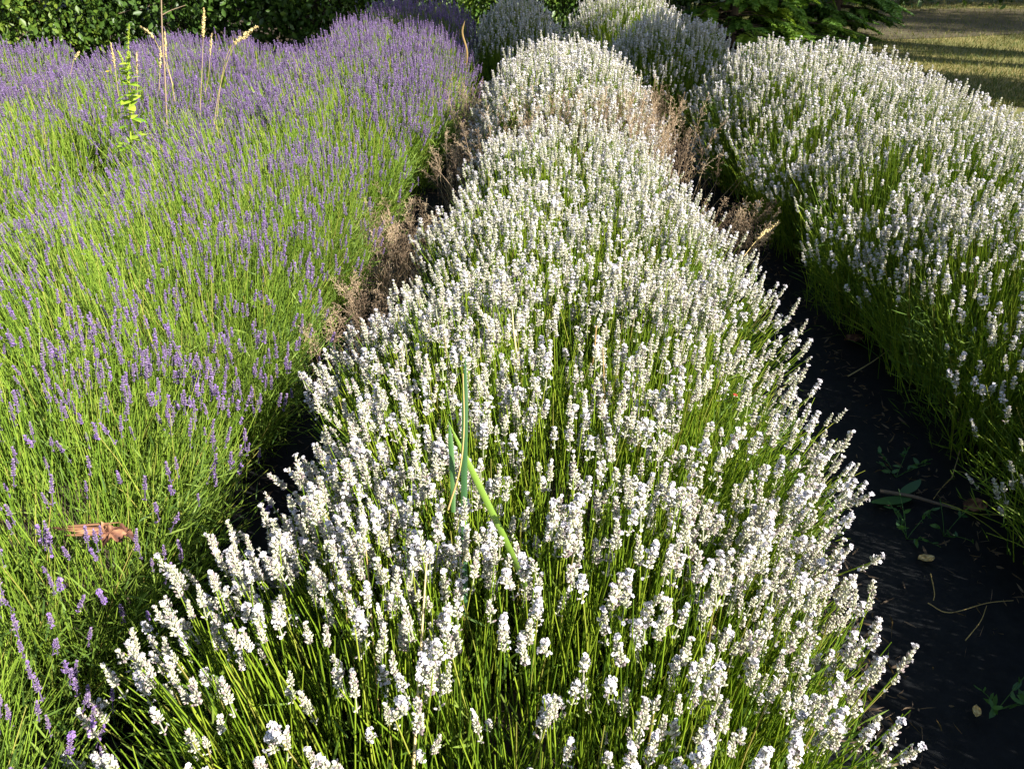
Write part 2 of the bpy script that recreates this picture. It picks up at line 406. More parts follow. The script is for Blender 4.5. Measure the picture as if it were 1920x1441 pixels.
    rr = np.broadcast_to(np.array([1.25, 1.2, 1.1, 1.0, .6]) * r0, (n_stem, 5)) * (1 if lod < 2 else 1.4)
    stems(g, P2, rr, np.clip(rng.normal(.45, .25, n_stem), 0, .95))
    tag(g.obj('stalks', smat, root), kind='stuff')
    g = Geo()
    b3, m3, t3 = paths(n_leaf, 2, 0.3, 1.0)
    q = rng.uniform(.15, .92, n_leaf)[:, None] ** .8
    B = b3 * (1 - q) ** 2 + 2 * m3 * q * (1 - q) + t3 * q ** 2; B[:, 2] *= 0.86
    Dl = unit(t3 - b3) + rng.normal(0, .55, (n_leaf, 3)); Dl[:, 2] = np.abs(Dl[:, 2]) * .9 + .15
    ws = 1 if lod < 2 else 1.6
    blades(g, B, Dl, rng.uniform(.03, .065, n_leaf), rng.uniform(.0024, .0045, n_leaf) * ws, rng.normal(0, .012, n_leaf), rng.random(n_leaf), rng, S=3 if lod else 4)
    # leafy skirt down to the ground
    ns = n_leaf // 2; th = rng.uniform(0, 2 * math.pi, ns); zz = rng.random(ns) ** 1.2 * h * (1 - max(flank, .3)) * .95
    k = .72 + .22 * zz / h + rng.normal(0, .05, ns)
    B = np.stack([np.cos(th) * rx * k, np.sin(th) * ry * k, zz + .015], 1)
    Dl = np.stack([np.cos(th) * .8, np.sin(th) * .8, np.full(ns, .8)], 1) + rng.normal(0, .4, (ns, 3))
    blades(g, B, Dl, rng.uniform(.03, .075, ns), rng.uniform(.0024, .0045, ns) * ws, rng.normal(0, .015, ns), rng.random(ns) * .85, rng, S=3 if lod else 4)
    g.obj('foliage', lmat, root)
    # woody middle
    g = Geo(); nu, nv = 20, 7; V = []
    for j in range(nv):
        el = j / (nv - 1) * math.pi / 2
        for i in range(nu):
            a = 2 * math.pi * i / nu; w = 1 + .12 * math.sin(3 * a + seed + j) + rng.normal() * .04
            V.append((rx * .62 * math.cos(el) ** .8 * math.cos(a) * w, ry * .62 * math.cos(el) ** .8 * math.sin(a) * w, h * .5 * math.sin(el) * w))
    f = []
    for j in range(nv - 1):
        for i in range(nu):
            a, b = j * nu + i, j * nu + (i + 1) % nu
            f += [(a, b, b + nu), (a, b + nu, a + nu)]
    g.add(V, f, rng.random(len(V))); g.obj('woody_base', M['wood'], root)
    return root

WM, WR, PU = 'white lavender bushes of the middle row', 'white lavender bushes of the right-hand row', 'purple lavender bushes of the left bed'
W, P_ = 'white_lavender_bush', 'purple_lavender_bush'
# name, x, y, rx, ry, h, purple, lod, spikes, stems, leaves, label, group, own, stalk
BUSHES = [
 (W, 0.00, 0.62, .62, .60, .69, 0, 0, 1800, 3800, 8000, 'white lavender bush nearest the camera, filling the bottom edge of the middle row', WM, 100, 1),
 (W, 0.11, 1.50, .63, .60, .68, 0, 0, 1650, 3400, 8000, 'white lavender bush of the middle row with tall grass blades growing up through it', WM, 100, 1),
 (W, 0.22, 2.36, .61, .57, .67, 0, 1, 1650, 2600, 6000, 'white lavender bush of the middle row beside the dry seed grass on the mat', WM, 100, 0),
 (W, 0.27, 3.20, .54, .62, .69, 0, 1, 1500, 1600, 5000, 'white lavender bush of the middle row just in front of the brown feathery grass', WM, 100, 0),
 (W, 0.32, 4.80, .56, 1.20, .84, 0, 2, 2500, 1000, 5000, 'sunlit white lavender mound of the middle row behind the brown feathery grass', WM, 100, 0),
 (W, 0.05, 7.45, .48, .60, .86, 0, 2, 1200, 700, 4000, 'shaded white lavender mound at the far end of the middle row', WM, 60, 0),
 (W, 1.80, 0.40, .62, .58, .70, 0, 2, 900, 3000, 5000, 'white lavender bush just outside the lower right corner shading the mat', WR, 0, 0),
 (W, 1.86, 1.28, .62, .58, .70, 0, 0, 900, 2600, 7000, 'white lavender bush at the right picture edge beside the dark mat, nearest of its row', WR, 60, 1),
 (W, 1.90, 2.18, .68, .58, .73, 0, 1, 1600, 2800, 6000, 'white lavender bush of the right row whose dark green flank overhangs the mat', WR, 100, 0),
 (W, 1.90, 3.08, .74, .58, .76, 0, 1, 1750, 2600, 6000, 'bright white lavender bush third along the right-hand row', WR, 100, 0),
 (W, 1.89, 4.00, .74, .60, .79, 0, 1, 1850, 2200, 5000, 'bright white lavender bush of the right row across from the brown feathery grass', WR, 100, 0),
 (W, 1.82, 4.95, .66, .62, .83, 0, 2, 1500, 1000, 5000, 'white lavender bush of the right row with tall spikes standing against the lawn', WR, 80, 0),
 (W, 1.25, 6.55, .60, .62, .83, 0, 2, 1300, 800, 4000, 'white lavender mound lying wholly in blue grey tree shade in the right row', WR, 60, 0),
 (W, 1.06, 8.00, .62, .60, .92, 0, 2, 1300, 800, 4000, 'sunlit white lavender mound at the far end of the right row by the conifers', WR, 60, 0),
]
PL = ['purple lavender bush at the lower left corner beside the shaded mat', 'purple lavender bush with the brown curled bark lying on it',
      'purple lavender bush of the left bed beside the second white bush', 'purple lavender bush of the left bed next to the dry grass strip',
      'purple lavender bush with the leafy green dock weed rising beside it', 'purple lavender bush behind the tall grass seed heads next to the brown strip',
      'pinkish purple lavender bush with dead orange stems near the far end', 'dense purple lavender bush before the last mound of its row',
      'dark purple lavender mound at the far end against the hedge']
for i, (x, y, rx, ry, h) in enumerate([(-1.30, .45, .66, .60, .58), (-1.30, 1.35, .67, .60, .60), (-1.28, 2.25, .68, .60, .61), (-1.23, 3.15, .69, .60, .62),
                                       (-1.16, 4.05, .70, .62, .63), (-1.05, 4.95, .70, .62, .65), (-1.0, 5.85, .66, .62, .68), (-.95, 6.75, .62, .6, .74), (-.82, 7.7, .52, .52, .83)]):
    lod = 0 if i < 2 else (1 if i < 4 else 2)
    BUSHES.append((P_, x, y, rx, ry, h, 1, lod, (1700, 1500, 1300, 1150, 1150, 1350, 1500, 1500, 1300)[i], 4200 if i < 4 else 2800, 9000 if i < 4 else 5000, PL[i], PU, 100 if i < 7 else 60, int(i < 2)))
for j, (x, y, lab) in enumerate([(-2.65, 2.9, 'purple lavender bush cut by the left picture edge, nearest of the second row'),
                                 (-2.62, 3.8, 'purple lavender bush at the left edge left of the leafy green dock weed'),
                                 (-2.58, 4.7, 'purple lavender bush at the left with a single yellow flower'),
                                 (-2.5, 5.6, 'purple lavender bush behind the pale grass heads in the second row'),
                                 (-2.42, 6.5, 'purple lavender bush at the far end of the second row below the hedge'),
                                 (-4.0, 5.1, 'purple lavender bush in the far left corner, nearer of two'),
                                 (-3.95, 6.0, 'purple lavender bush in the far left corner touching the hedge')]):
    BUSHES.append((P_, x, y, .74, .64, .62 + .01 * j, 1, 2, 1000 + 100 * j, 2600, 5000, lab, PU, 60, 0))
for k, b in enumerate(BUSHES):
    lavender(b[0], b[1], b[2], b[3], b[4], b[5], bool(b[6]), b[7], b[8], b[9], b[10], 100 + k, b[11], b[12], b[13], bool(b[14]), *((.34, .12, .5, .04 if b[1] > -2 else .1) if b[6] else (.36, .3, .9, .5) if b[1] > 1.5 else (.36, .2, .9, .36) if b[2] < 4.5 else (.62, .75, .9, .62, False)))

# ------------------------------------------------------------------ dry feathery seed grass
def dry_clump(x, y, spread, h, n, seed, label, sx_=1.0, sy_=1.0, lean=(0, 0)):
    rng = np.random.default_rng(seed); g = Geo()
    base = np.stack([rng.normal(0, spread * .45 * sx_, n), rng.normal(0, spread * .45 * sy_, n), np.full(n, .01)], 1)
    tip = base + np.stack([rng.normal(lean[0], spread * .35, n), rng.normal(lean[1], spread * .35, n), h * rng.uniform(.6, 1.05, n)], 1)
    mid = base * .6 + tip * .4; mid[:, 2] = tip[:, 2] * .7
    P = bezier(base, mid, tip, 6); tn = rng.random(n)
    stems(g, P, np.broadcast_to(np.linspace(.0011, .0005, 6), (n, 6)), tn)
    # panicles: fine side branches with seeds
    nb = 34; idx = np.repeat(np.arange(n), nb); q = rng.uniform(.5, 1, len(idx)) ** .8
    qa = q[:, None]
    B = base[idx] * (1 - qa) ** 2 + 2 * mid[idx] * qa * (1 - qa) + tip[idx] * qa ** 2
    D = unit(tip - mid)[idx] * .7 + rng.normal(0, .6, (len(idx), 3))
    L = rng.uniform(.02, .06, len(idx)) * (1.25 - q)*1.6
    E = B + unit(D) * L[:, None]; Pm = (B + E) / 2 + np.array([0, 0, .004])
    stems(g, bezier(B, Pm, E, 3), np.full((len(idx), 3), .0004), tn[idx] * .8)
    k = 4; qq = np.repeat(np.arange(len(idx)), k); s = rng.uniform(.35, 1, len(qq))[:, None]
    S0 = B[qq] * (1 - s) + E[qq] * s
    Ws = rng.uniform(.0008, .0014, len(qq)); Ls = rng.uniform(.004, .008, len(qq))
    g.stamp(BUD[2], frames(unit(D)[qq] + rng.normal(0, .5, (len(qq), 3)), rng.uniform(0, 6, len(qq)), np.stack([Ws, Ws, Ls], 1)), S0, np.clip(tn[idx][qq] + rng.normal(0, .2, len(qq)), 0, 1))
    nl = n * 2; B = base[rng.integers(0, n, nl)]
    blades(g, B, np.stack([rng.normal(0, .5, nl), rng.normal(0, .5, nl), np.ones(nl)], 1), rng.uniform(.1, h * .7, nl), rng.uniform(.002, .004, nl), rng.normal(0, .06, nl), rng.random(nl) * .7, rng, S=5)
    o = g.obj('dry_grass_clump', M['dry'], None, (x, y, 0)); return tag(o, label, 'grass clump', 'dry feathery grass clumps between the rows')
dry_clump(.60, 4.10, .32, .74, 280, 1, 'large brown feathery grass clump in front of the sunlit white mound', 1.2, .8)
dry_clump(.98, 3.45, .14, .40, 34, 2, 'small brown grass clump leaning over the dark mat between the two white rows', 1, 1, (.1, -.05))
dry_clump(.25, 4.10, .35, .72, 190, 7, 'pale tan grass clump mixed into the white flowers left of the large brown clump', 1.2, .7)
dry_clump(-.28, 5.3, .24, .58, 60, 3, 'brown grass clump in the narrow gap beside the sunlit white mound', .7, 1.4)
dry_clump(-.27, 4.4, .2, .46, 50, 4, 'tan grass clump in the gap where the purple bed meets the middle row', .7, 1.4)
dry_clump(-.50, 3.3, .24, .40, 60, 5, 'olive brown grass clump at the shaded edge of the purple bed', .8, 1.4)
dry_clump(-.56, 2.55, .22, .34, 55, 6, 'low brown grass clump at the foot of the purple bed, nearest of the clumps', .8, 1.3)

# ------------------------------------------------------------------ weeds and seed heads in the purple bed
def seed_grass(pts, head, label, r=.0016, tint=.7, hw=.0065, mat='straw', group='grass seed heads over the purple bed', hl=None):
    """a bent grass stem along pts (world), its last part a dense seed head"""
    root = empty('seed_grass', pts[0]); tag(root, label, 'grass stem', group)
    C = catmull(pts, 6) - np.array(pts[0]); n = len(C); k = max(2, int(n * (1 - head)))
    g = Geo(); tube(g, C[:k + 1], r, r * .7, tint, 0, 4); g.obj('stalk', M[mat], root)
    rng = np.random.default_rng(n + int(abs(pts[0][0]) * 1000)); g = Geo(); H = C[k:]
    m = 150; s = rng.random(m) * (len(H) - 1.001); i = s.astype(int); fr = (s - i)[:, None]
    B = H[i] * (1 - fr) + H[i + 1] * fr; T = unit(H[i + 1] - H[i])
    D = T + rng.normal(0, .45, (m, 3)); Ls = rng.uniform(.7, 1.3, m) * hw * 1.9; env = np.sin(math.pi * np.clip(.1 + .85 * s / (len(H) - 1), 0, 1))
    Ls *= .5 + .5 * env
    g.stamp(BUD[1], frames(D, rng.uniform(0, 6, m), np.stack([Ls * .22, Ls * .22, Ls], 1)), B, rng.uniform(.45, 1, m))
    g.obj('seed_head', M['straw'], root); return root
def stem_px(pairs, Y, z0=None): return [tuple(at_y(x, y, Y + d)) for x, y, d in pairs]
seed_grass(stem_px([(372, 330, 0), (376, 190, 0), (380, 100, 0), (382, 18, 0)], 4.2), .26, 'tallest straight pale seed head standing up against the hedge', hw=.008)
seed_grass(stem_px([(398, 260, 0), (412, 165, 0), (440, 85, 0), (482, 50, 0)], 4.2), .36, 'pale seed head arching far over to the right', hw=.008)
seed_grass(stem_px([(404, 250, 0), (415, 150, 0), (432, 90, 0), (466, 66, 0)], 4.3), .3, 'pale seed head arching right just below the longer one', hw=.007)
seed_grass(stem_px([(328, 190, 0), (318, 140, 0), (290, 75, 0), (264, 50, 0)], 4.4), .35, 'short pale seed head bent over to the left against the dark hedge', hw=.007)
seed_grass(stem_px([(222, 180, 0), (216, 130, 0), (208, 82, 0)], 4.4), .5, 'pale seed head leaning just left of the leafy dock weed', hw=.006)
seed_grass(stem_px([(258, 180, 0), (257, 140, 0), (256, 100, 0)], 4.5), .5, 'pale seed head upright just right of the leafy dock weed', hw=.006)
seed_grass(stem_px([(298, 170, 0), (300, 130, 0), (301, 88, 0)], 4.6), .5, 'short pale seed head left of the tall reddish stem', hw=.006)
seed_grass(stem_px([(324, 160, 0), (312, 110, 0), (309, 60, 0)], 4.6), .5, 'pale seed head leaning against the tall reddish stem', hw=.006)
seed_grass(stem_px([(384, 180, 0), (391, 140, 0), (397, 64, 0)], 5.2), .3, 'small pinkish seed head right of the tallest straight one', hw=.006)
seed_grass(stem_px([(132, 140, 0), (138, 115, 0), (148, 98, 0)], 5.0), .4, 'small pale seed head alone at the left of the purple bed', hw=.006)
def weed_dock():
    b = at_y(246, 300, 3.9); root = empty('dock_weed', b); tag(root, 'tall leafy yellow green dock weed rising out of the purple bed', 'weed')
    rng = np.random.default_rng(5); b = np.array(b)
    C = catmull([at_y(246, 300, 3.9), at_y(243, 200, 3.9), at_y(240, 120, 3.9), at_y(242, 45, 3.9)], 8) - b
    g = Geo(); tube(g, C, .005, .002, .9, 0, 6); g.obj('stem', M['weed'], root)
    g = Geo(); n = 46; s = rng.uniform(.12, .72, n); i = (s * (len(C) - 1)).astype(int); B = C[i]
    a = rng.uniform(0, 6.3, n); D = np.stack([np.cos(a), np.sin(a), rng.uniform(.1, .7, n)], 1)
    L = .075 * (1.1 - s) + .015
    blades(g, B, D, L, L * .55, -L * .35, rng.uniform(.35, 1, n), rng, S=6, side=unit(np.cross(D, np.array([0, 0, 1.0])) + rng.normal(0, .15, (n, 3)))); g.obj('leaf_whorl', M['weed'], root)
    g = Geo(); m = 260; s = rng.uniform(.5, 1, m); i = (s * (len(C) - 1)).astype(int)
    Ls = rng.uniform(.008, .02, m) * (1.35 - s); D = np.stack([rng.normal(0, .5, m), rng.normal(0, .5, m), rng.uniform(.5, 1.3, m)], 1)
    g.stamp(BUD[1], frames(D, rng.uniform(0, 6, m), np.stack([Ls * .22, Ls * .22, Ls], 1)), C[i] + rng.normal(0, .003, (m, 3)), rng.uniform(.6, 1, m))
    for sg, h0, h1 in ((-1, .62, .78), (1, .6, .78)):
        j = int(h0 * len(C)); e = C[j] + np.array([sg * .028, 0, .075]); tube(g, [C[j], (C[j] + e) / 2 + np.array([sg * .006, 0, 0]), e], .003, .0015, .9)
        t = rng.random(50)[:, None]; g.stamp(BUD[1], frames(rng.normal(0, .4, (50, 3)) + np.array([0, 0, 1]), rng.uniform(0, 6, 50), np.tile([.002, .002, .009], (50, 1))), C[j] * (1 - t) + e * t, rng.uniform(.6, 1, 50))
    g.obj('flower_head', M['weed'], root)
weed_dock()
def red_stem():
    p = [at_y(313, 240, 4.3), at_y(309, 140, 4.3), at_y(304, 60, 4.3), at_y(301, -60, 4.3)]
    root = empty('dead_weed', p[0]); tag(root, 'tall thin reddish brown dead stem running up out of the picture', 'weed')
    g = Geo(); tube(g, catmull(p, 6) - np.array(p[0]), .0045, .003, .35, 0, 6)
    q = [at_y(305, 28, 4.3), at_y(320, 20, 4.3), at_y(348, 10, 4.3)]; tube(g, catmull(q, 4) - np.array(p[0]), .0025, .001, .5, 0, 5)
    g.obj('stem', M['dry'], root)
red_stem()
def flower_yellow():
    p = at_y(202, 135, 4.7); b = at_y(206, 215, 4.7); root = empty('yellow_flower', b); tag(root, 'small bright yellow flower in the purple bed left of the dock weed', 'flower')
    g = Geo(); tube(g, catmull([b, (b + p) / 2 + Vector((.005, 0, 0)), p], 5) - np.array(b), .0015, .001, .5, 0, 5); g.obj('stem', M['weed'], root)
    g = Geo(); n = 16; a = np.arange(n) * 2 * math.pi / n; D = np.stack([np.cos(a), np.sin(a), np.full(n, .35)], 1)
    c = np.array(p - b); blades(g, np.tile(c, (n, 1)), D, np.full(n, .013), np.full(n, .006), np.full(n, .0), np.linspace(0, 1, n), np.random.default_rng(1), S=4, side=np.stack([-np.sin(a), np.cos(a), 0 * a], 1)); g.obj('petals', M['yellow'], root)
flower_yellow()

# ------------------------------------------------------------------ grass blades and straws in the middle row
def wide_blade(name, pts, w, tint, label, mat='blade', cat='grass blade', fold=.25, group=None, face=(0, -1, .35)):
    C = catmull(pts, 6); b = C[0].copy(); C = C - b; n = len(C); T = unit(np.gradient(C, axis=0))
    side = unit(np.cross(T, np.array(face))); nr = np.cross(side, T)
    s = np.linspace(0, 1, n); wd = w * np.clip(np.minimum(1, (1 - s) * 5) * (.75 + .25 * np.minimum(1, s * 3)), .03, 1)
    V = np.stack([C - side * wd[:, None] / 2 - nr * (wd * fold)[:, None], C, C + side * wd[:, None] / 2 - nr * (wd * fold)[:, None]], 1)
    f = []
    for i in range(n - 1):
        for j in (0, 1):
            a = i * 3 + j; f += [(a, a + 1, a + 4), (a, a + 4, a + 3)]
    g = Geo(); g.add(V, f, tint); o = g.obj(name, M[mat], None, tuple(b)); return tag(o, label, cat, group)
GB = 'grass blades growing through the middle row'
wide_blade('tall_grass', [at_y(872, 1150, .86), at_y(870, 960, .95), at_y(871, 800, 1.0), at_y(873, 665, 1.05)], .0100, np.tile([.2, .0, .12], 19), 'upright blue green grass blade standing in the white flowers', group=GB)
wide_blade('tall_grass', [at_y(985, 1100, .82), at_y(955, 1030, .90), at_y(905, 925, .98), at_y(838, 785, 1.06)], .0105, .95, 'bright yellow green grass blade slanting behind the upright one', group=GB)
wide_blade('tall_grass', [at_y(850, 960, .99), at_y(848, 880, 1.03), at_y(842, 790, 1.07)], .009, .25, 'short dark green grass blade below the slanting blade tip', group=GB)
SG = 'dry straws standing in the white lavender'
def straw(pts, label, r=.0014, tint=.6, m='straw', name='straw', cat='straw', group=SG):
    C = catmull(pts, 6); b = C[0].copy(); g = Geo(); tube(g, C - b, r, r * .6, tint, 0, 5)
    return tag(g.obj(name, M[m], None, tuple(b)), label, cat, group)
straw([at_y(775, 1440, .60), at_y(787, 1250, .70), at_y(800, 1050, .82)], 'long pale straw reaching down to the bottom picture edge', .0022, .8)
straw([at_y(840, 955, .93), at_y(862, 880, .95), at_y(870, 800, .98), at_y(868, 700, 1.02)], 'orange straw crossing in front of the upright grass blade', .0016, .45)
straw([at_y(715, 1400, .74), at_y(700, 1200, .8), at_y(684, 1000, .9)], 'thin straw among the stems left of the long pale straw', .0014, .5)
straw([at_y(1135, 790, 1.35), at_y(1132, 700, 1.38), at_y(1130, 650, 1.4)], 'reddish straw between white flowers above the middle of the row', .0016, .2)
straw([at_y(968, 660, 1.45), at_y(963, 620, 1.46), at_y(960, 580, 1.48)], 'short cream straw upright behind the grass blades', .0022, .9)
straw([at_y(1110, 690, 1.5), at_y(1115, 650, 1.5), at_y(1118, 610, 1.52)], 'short rust brown straw in the thick of the white flowers', .0024, .1)

# curled bark lying on the purple bush
def bark_piece():
    o0 = at(183, 994, .445); root = empty('bark_piece', o0); tag(root, 'splintered brown strip of bark with a crumpled end resting on the purple lavender stems', 'bark')
    rng = np.random.default_rng(4); g = Geo(); n = 15
    q = np.linspace(-1, 1, n) + rng.normal(0, .08, n)
    B = np.stack([-.085 + rng.uniform(-.01, .03, n) + .02 * np.abs(q), q * .010, .004 - .010 * q ** 2 + rng.normal(0, .0012, n) + .004], 1)
    D = np.stack([np.ones(n), rng.normal(.10, .05, n) - .06 * q, rng.normal(-.10, .04, n)], 1)
    side = unit(np.stack([np.full(n, -.1), np.ones(n), -.9 * q + rng.normal(0, .3, n)], 1))
    blades(g, B, D, rng.uniform(.06, .12, n), rng.uniform(.004, .008, n), rng.normal(0, .010, n), np.clip(rng.choice([.05, .2, .4, .65, .95], n) + rng.normal(0, .1, n), 0, 1), rng, S=9, side=side)
    o = g.obj('splinter_strip', M['bark_red'], root); sm = o.modifiers.new('thick', 'SOLIDIFY'); sm.thickness = .0012
    for x0, y0, z0, R_, tt, ph in ((.030, -.010, .004, .024, .5, 0), (.052, .000, -.008, .017, .25, 2), (.012, -.002, .002, .015, .65, 4)):
        g = Geo(); nr, na = 7, 26; V = [(x0, y0, z0)]; t = [tt]; f = []
        for i in range(1, nr):
            for j in range(na):
                a = 2 * math.pi * j / na; rim = 1 + .22 * math.sin(3 * a + ph) + .14 * math.sin(7 * a + 2 * ph) + (.16 * rng.normal() if i == nr - 1 else 0)
                r = R_ * i / (nr - 1) * rim; cr = (i / nr) * (.0045 * math.sin(4 * a + 3 * ph) + .003 * math.sin(9 * a + i + ph)) + rng.normal() * .0006
                x, y = r * math.cos(a), r * math.sin(a) * .8
                V.append((x0 + x, y0 + y, z0 + .35 * y - 22 * x * x + 1.8 * cr)); t.append(tt + 55 * cr + .15 * math.sin(5 * a) + rng.normal() * .06)
        for j in range(na): f.append((0, 1 + j, 1 + (j + 1) % na))
        for i in range(nr - 2):
            for j in range(na):
                a, b = 1 + i * na + j, 1 + i * na + (j + 1) % na; f += [(a, a + na, b + na), (a, b + na, b)]
        g.add(V, f, np.clip(t, 0, 1)); g.obj('curled_end', M['bark_red'], root)
M['bark_red'] = plant_mat('curled_bark', [(0, (0.025, 0.013, 0.01)), (0.5, (0.115, 0.045, 0.026)), (1, (0.33, 0.18, 0.09))], 0.05, 0.7)
bark_piece()

# ------------------------------------------------------------------ litter on the dark mat
def twig():
    b = at(1635, 918, .03); root = empty('twig', b); tag(root, 'fallen twig with one green leaf lying across the dark mat', 'twig'); B = np.array(b)
    g = Geo(); tube(g, catmull([at(1650, 920, .035), at(1710, 930, .045), at(1745, 940, .04), at(1800, 955, .03)], 5) - B, .006, .004, .8, 0, 7); g.obj('stick', M['bark'], root)
    rng = np.random.default_rng(3); g = Geo()
    p0 = np.array(at(1735, 905, .05)) - B; p1 = np.array(at(1632, 940, .03)) - B
    for p, d, L, w, t in ((np.array(at(1690, 925, .045)) - B, (1, .55, .12), .085, .036, .0), (np.array(at(1705, 932, .04)) - B, (-1, -.25, -.05), .13, .05, .1)):
        blades(g, p[None], np.array([d], float), np.array([L]), np.array([w]), np.array([.012]), np.array([t]), rng, S=8, side=unit(np.cross(np.array([d], float), np.array([[0, .25, 1.0]]))))
    g.obj('leaf', M['blade'], root)
twig()
def crumple(name, p, size, mat, label, cat, seed, group=None):
    rng = np.random.default_rng(seed); g = Geo(); n, k = 7, 6; V = []
    for i in range(n):
        for j in range(k):
            u, v = i / (n - 1) - .5, j / (k - 1) - .5
            w = math.sqrt(max(0.02, 1 - (2 * u) ** 2))
            V.append((u * size, v * size * .6 * w, size * (.12 + .35 * (v * v + .3 * u * u) + rng.normal() * .03)))
    f = []
    for i in range(n - 1):
        for j in range(k - 1): a = i * k + j; f += [(a, a + 1, a + k + 1), (a, a + k + 1, a + k)]
    g.add(V, f, rng.random(len(V))); o = g.obj(name, mat, None, tuple(p)); o.rotation_euler.z = rng.uniform(0, 6)
    m = o.modifiers.new('thick', 'SOLIDIFY'); m.thickness = .0015
    return tag(o, label, cat, group)
crumple('dead_leaf', at(1825, 955, .03), .085, M['bark_red'], 'brown crumpled dead leaf at the end of the fallen twig', 'leaf', 1, 'dead leaves on the mat')
crumple('dead_leaf', at(1735, 1050, .03), .045, M['straw'], 'small orange dead leaf on the mat below the fallen twig', 'leaf', 2, 'dead leaves on the mat')
crumple('dead_leaf', at(1830, 1335, .03), .03, M['straw'], 'tiny pale leaf alone on the mat near the lower right corner', 'leaf', 3, 'dead leaves on the mat')
crumple('dead_leaf', at(1600, 640, .03), .09, M['bark_red'], 'brown dead leaf in the shade under the right row', 'leaf', 4, 'dead leaves on the mat')
crumple('dead_leaf', at(1545, 535, .03), .11, M['bark_red'], 'wide brown leaf on the mat where the path narrows', 'leaf', 5, 'dead leaves on the mat')
crumple('dead_leaf', at(1378, 742, .60), .012, M['red'], 'tiny bright red petal caught in the white flowers', 'petal', 6)
wide_blade('dead_leaf', [at_y(872, 150, 6.5), at_y(876, 100, 6.5), at_y(867, 62, 6.5), at_y(872, 38, 6.5)], .013, .2, 'orange dead leaf upright at the far end of the purple bed', 'straw', 'leaf')
SP = 'fallen stalks on the dark mat'
straw([at(1590, 705, .03), at(1640, 675, .06), at(1700, 630, .10), at(1740, 605, .2)], 'long pale stalk lying from the mat up to the right row', .0025, .7, group=SP, name='fallen_stalk', cat='stalk')
straw([at(1785, 895, .03), at(1803, 830, .05), at(1812, 760, .09), at(1812, 700, .25)], 'thin curved stalk drooping from the right row onto the mat', .0016, .7, group=SP, name='fallen_stalk', cat='stalk')
straw([at(1785, 895, .03), at(1765, 915, .03), at(1750, 935, .03)], 'short bent stalk end lying by the fallen twig', .0014, .5, group=SP, name='fallen_stalk', cat='stalk')
straw([at(1740, 1130, .03), at(1780, 1148, .03), at(1850, 1130, .04), at(1900, 1125, .03)], 'kinked pale stalk across the mat at the right edge', .0014, .5, group=SP, name='fallen_stalk', cat='stalk')
straw([at(1810, 1200, .03), at(1838, 1165, .04), at(1850, 1135, .03)], 'small forked stalk below the kinked one', .0012, .5, group=SP, name='fallen_stalk', cat='stalk')
straw([at(1745, 1075, .03), at(1752, 1110, .04), at(1750, 1125, .03)], 'short curled stalk below the small orange leaf', .0014, .5, group=SP, name='fallen_stalk', cat='stalk')
seed_grass([tuple(at(1395, 480, .3)), tuple(at(1415, 455, .33)), tuple(at(1435, 435, .36)), tuple(at(1460, 418, .40))], .6, 'pale grass head sticking out over the mat from the middle row', hw=.007, group='grass heads over the dark mat')
seed_grass([tuple(at(1690, 500, .3)), tuple(at(1660, 545, .22)), tuple(at(1625, 555, .2)), tuple(at(1605, 570, .18))], .3, 'pale grass head drooping from the right row over the mat', hw=.006, tint=.4, group='grass heads over the dark mat')
def litter():
    rng = np.random.default_rng(9); g = Geo(); n = 9000
    y = rng.uniform(.3, 7, n); side = rng.random(n)
    x = np.where(side < .5, .66 + .045 * y + np.abs(rng.normal(0, .09, n)), np.where(side < .62, 1.32 - np.abs(rng.normal(0, .09, n)), -.62 + .05 * y + rng.normal(0, .12, n)))
    B = np.stack([x, y, rng.uniform(.018, .05, n)], 1); a = rng.uniform(0, 6.3, n)
    D = np.stack([np.cos(a), np.sin(a), rng.normal(0, .25, n)], 1)
    blades(g, B, D, rng.uniform(.008, .04, n), rng.uniform(.001, .008, n), rng.normal(0, .01, n), rng.random(n) ** 2 * .12, rng, S=4)
    tag(g.obj('dead_litter', M['dry']), 'brown dead leaves and stems heaped at the foot of the lavender rows', 'litter', kind='stuff')
litter()
def small_weed(p, seed, label, n=26, h=.10, mat='blade', tint=(.0, .3), w=.012, name='small_weed'):
    rng = np.random.default_rng(seed); root = None; g = Geo(); k = 5
    a = rng.uniform(0, 6.3, k); tip = np.stack([np.cos(a) * h * .8, np.sin(a) * h * .8, h * rng.uniform(.4, 1, k)], 1); base = np.zeros((k, 3)); mid = tip * .5 + np.array([0, 0, h * .15])
    stems(g, bezier(base, mid, tip, 5), np.full((k, 5), .0011), np.full(k, .3))
    i = rng.integers(0, k, n); q = rng.uniform(.2, 1, n)[:, None]; B = 2 * mid[i] * q * (1 - q) + tip[i] * q ** 2
    L = rng.uniform(.6, 1.2, n) * w * 2
    blades(g, B, rng.normal(0, 1, (n, 3)) + np.array([0, 0, .5]), L, L * .45, L * .2, rng.uniform(*tint, n), rng, S=4)
    o = g.obj(name, M[mat], None, tuple(p)); return tag(o, label, 'weed', 'small weeds on the dark mat')
small_weed(at(1680, 895, .02), 1, 'small weed with tiny leaves just above the fallen twig')
small_weed(at(1700, 1010, .02), 2, 'small sprawling weed at the edge of the mat below the fallen twig', 34, .12)
small_weed(at(1770, 1005, .02), 3, 'thin weed with few leaves out on the open mat', 12, .1)
small_weed(at(1870, 1330, .02), 4, 'small weed beside the tiny pale leaf at the lower right', 24, .1)
small_weed(at(630, 668, .05), 5, 'broad leaved weed in the dark gap beside the purple bed', 14, .12, w=.03)
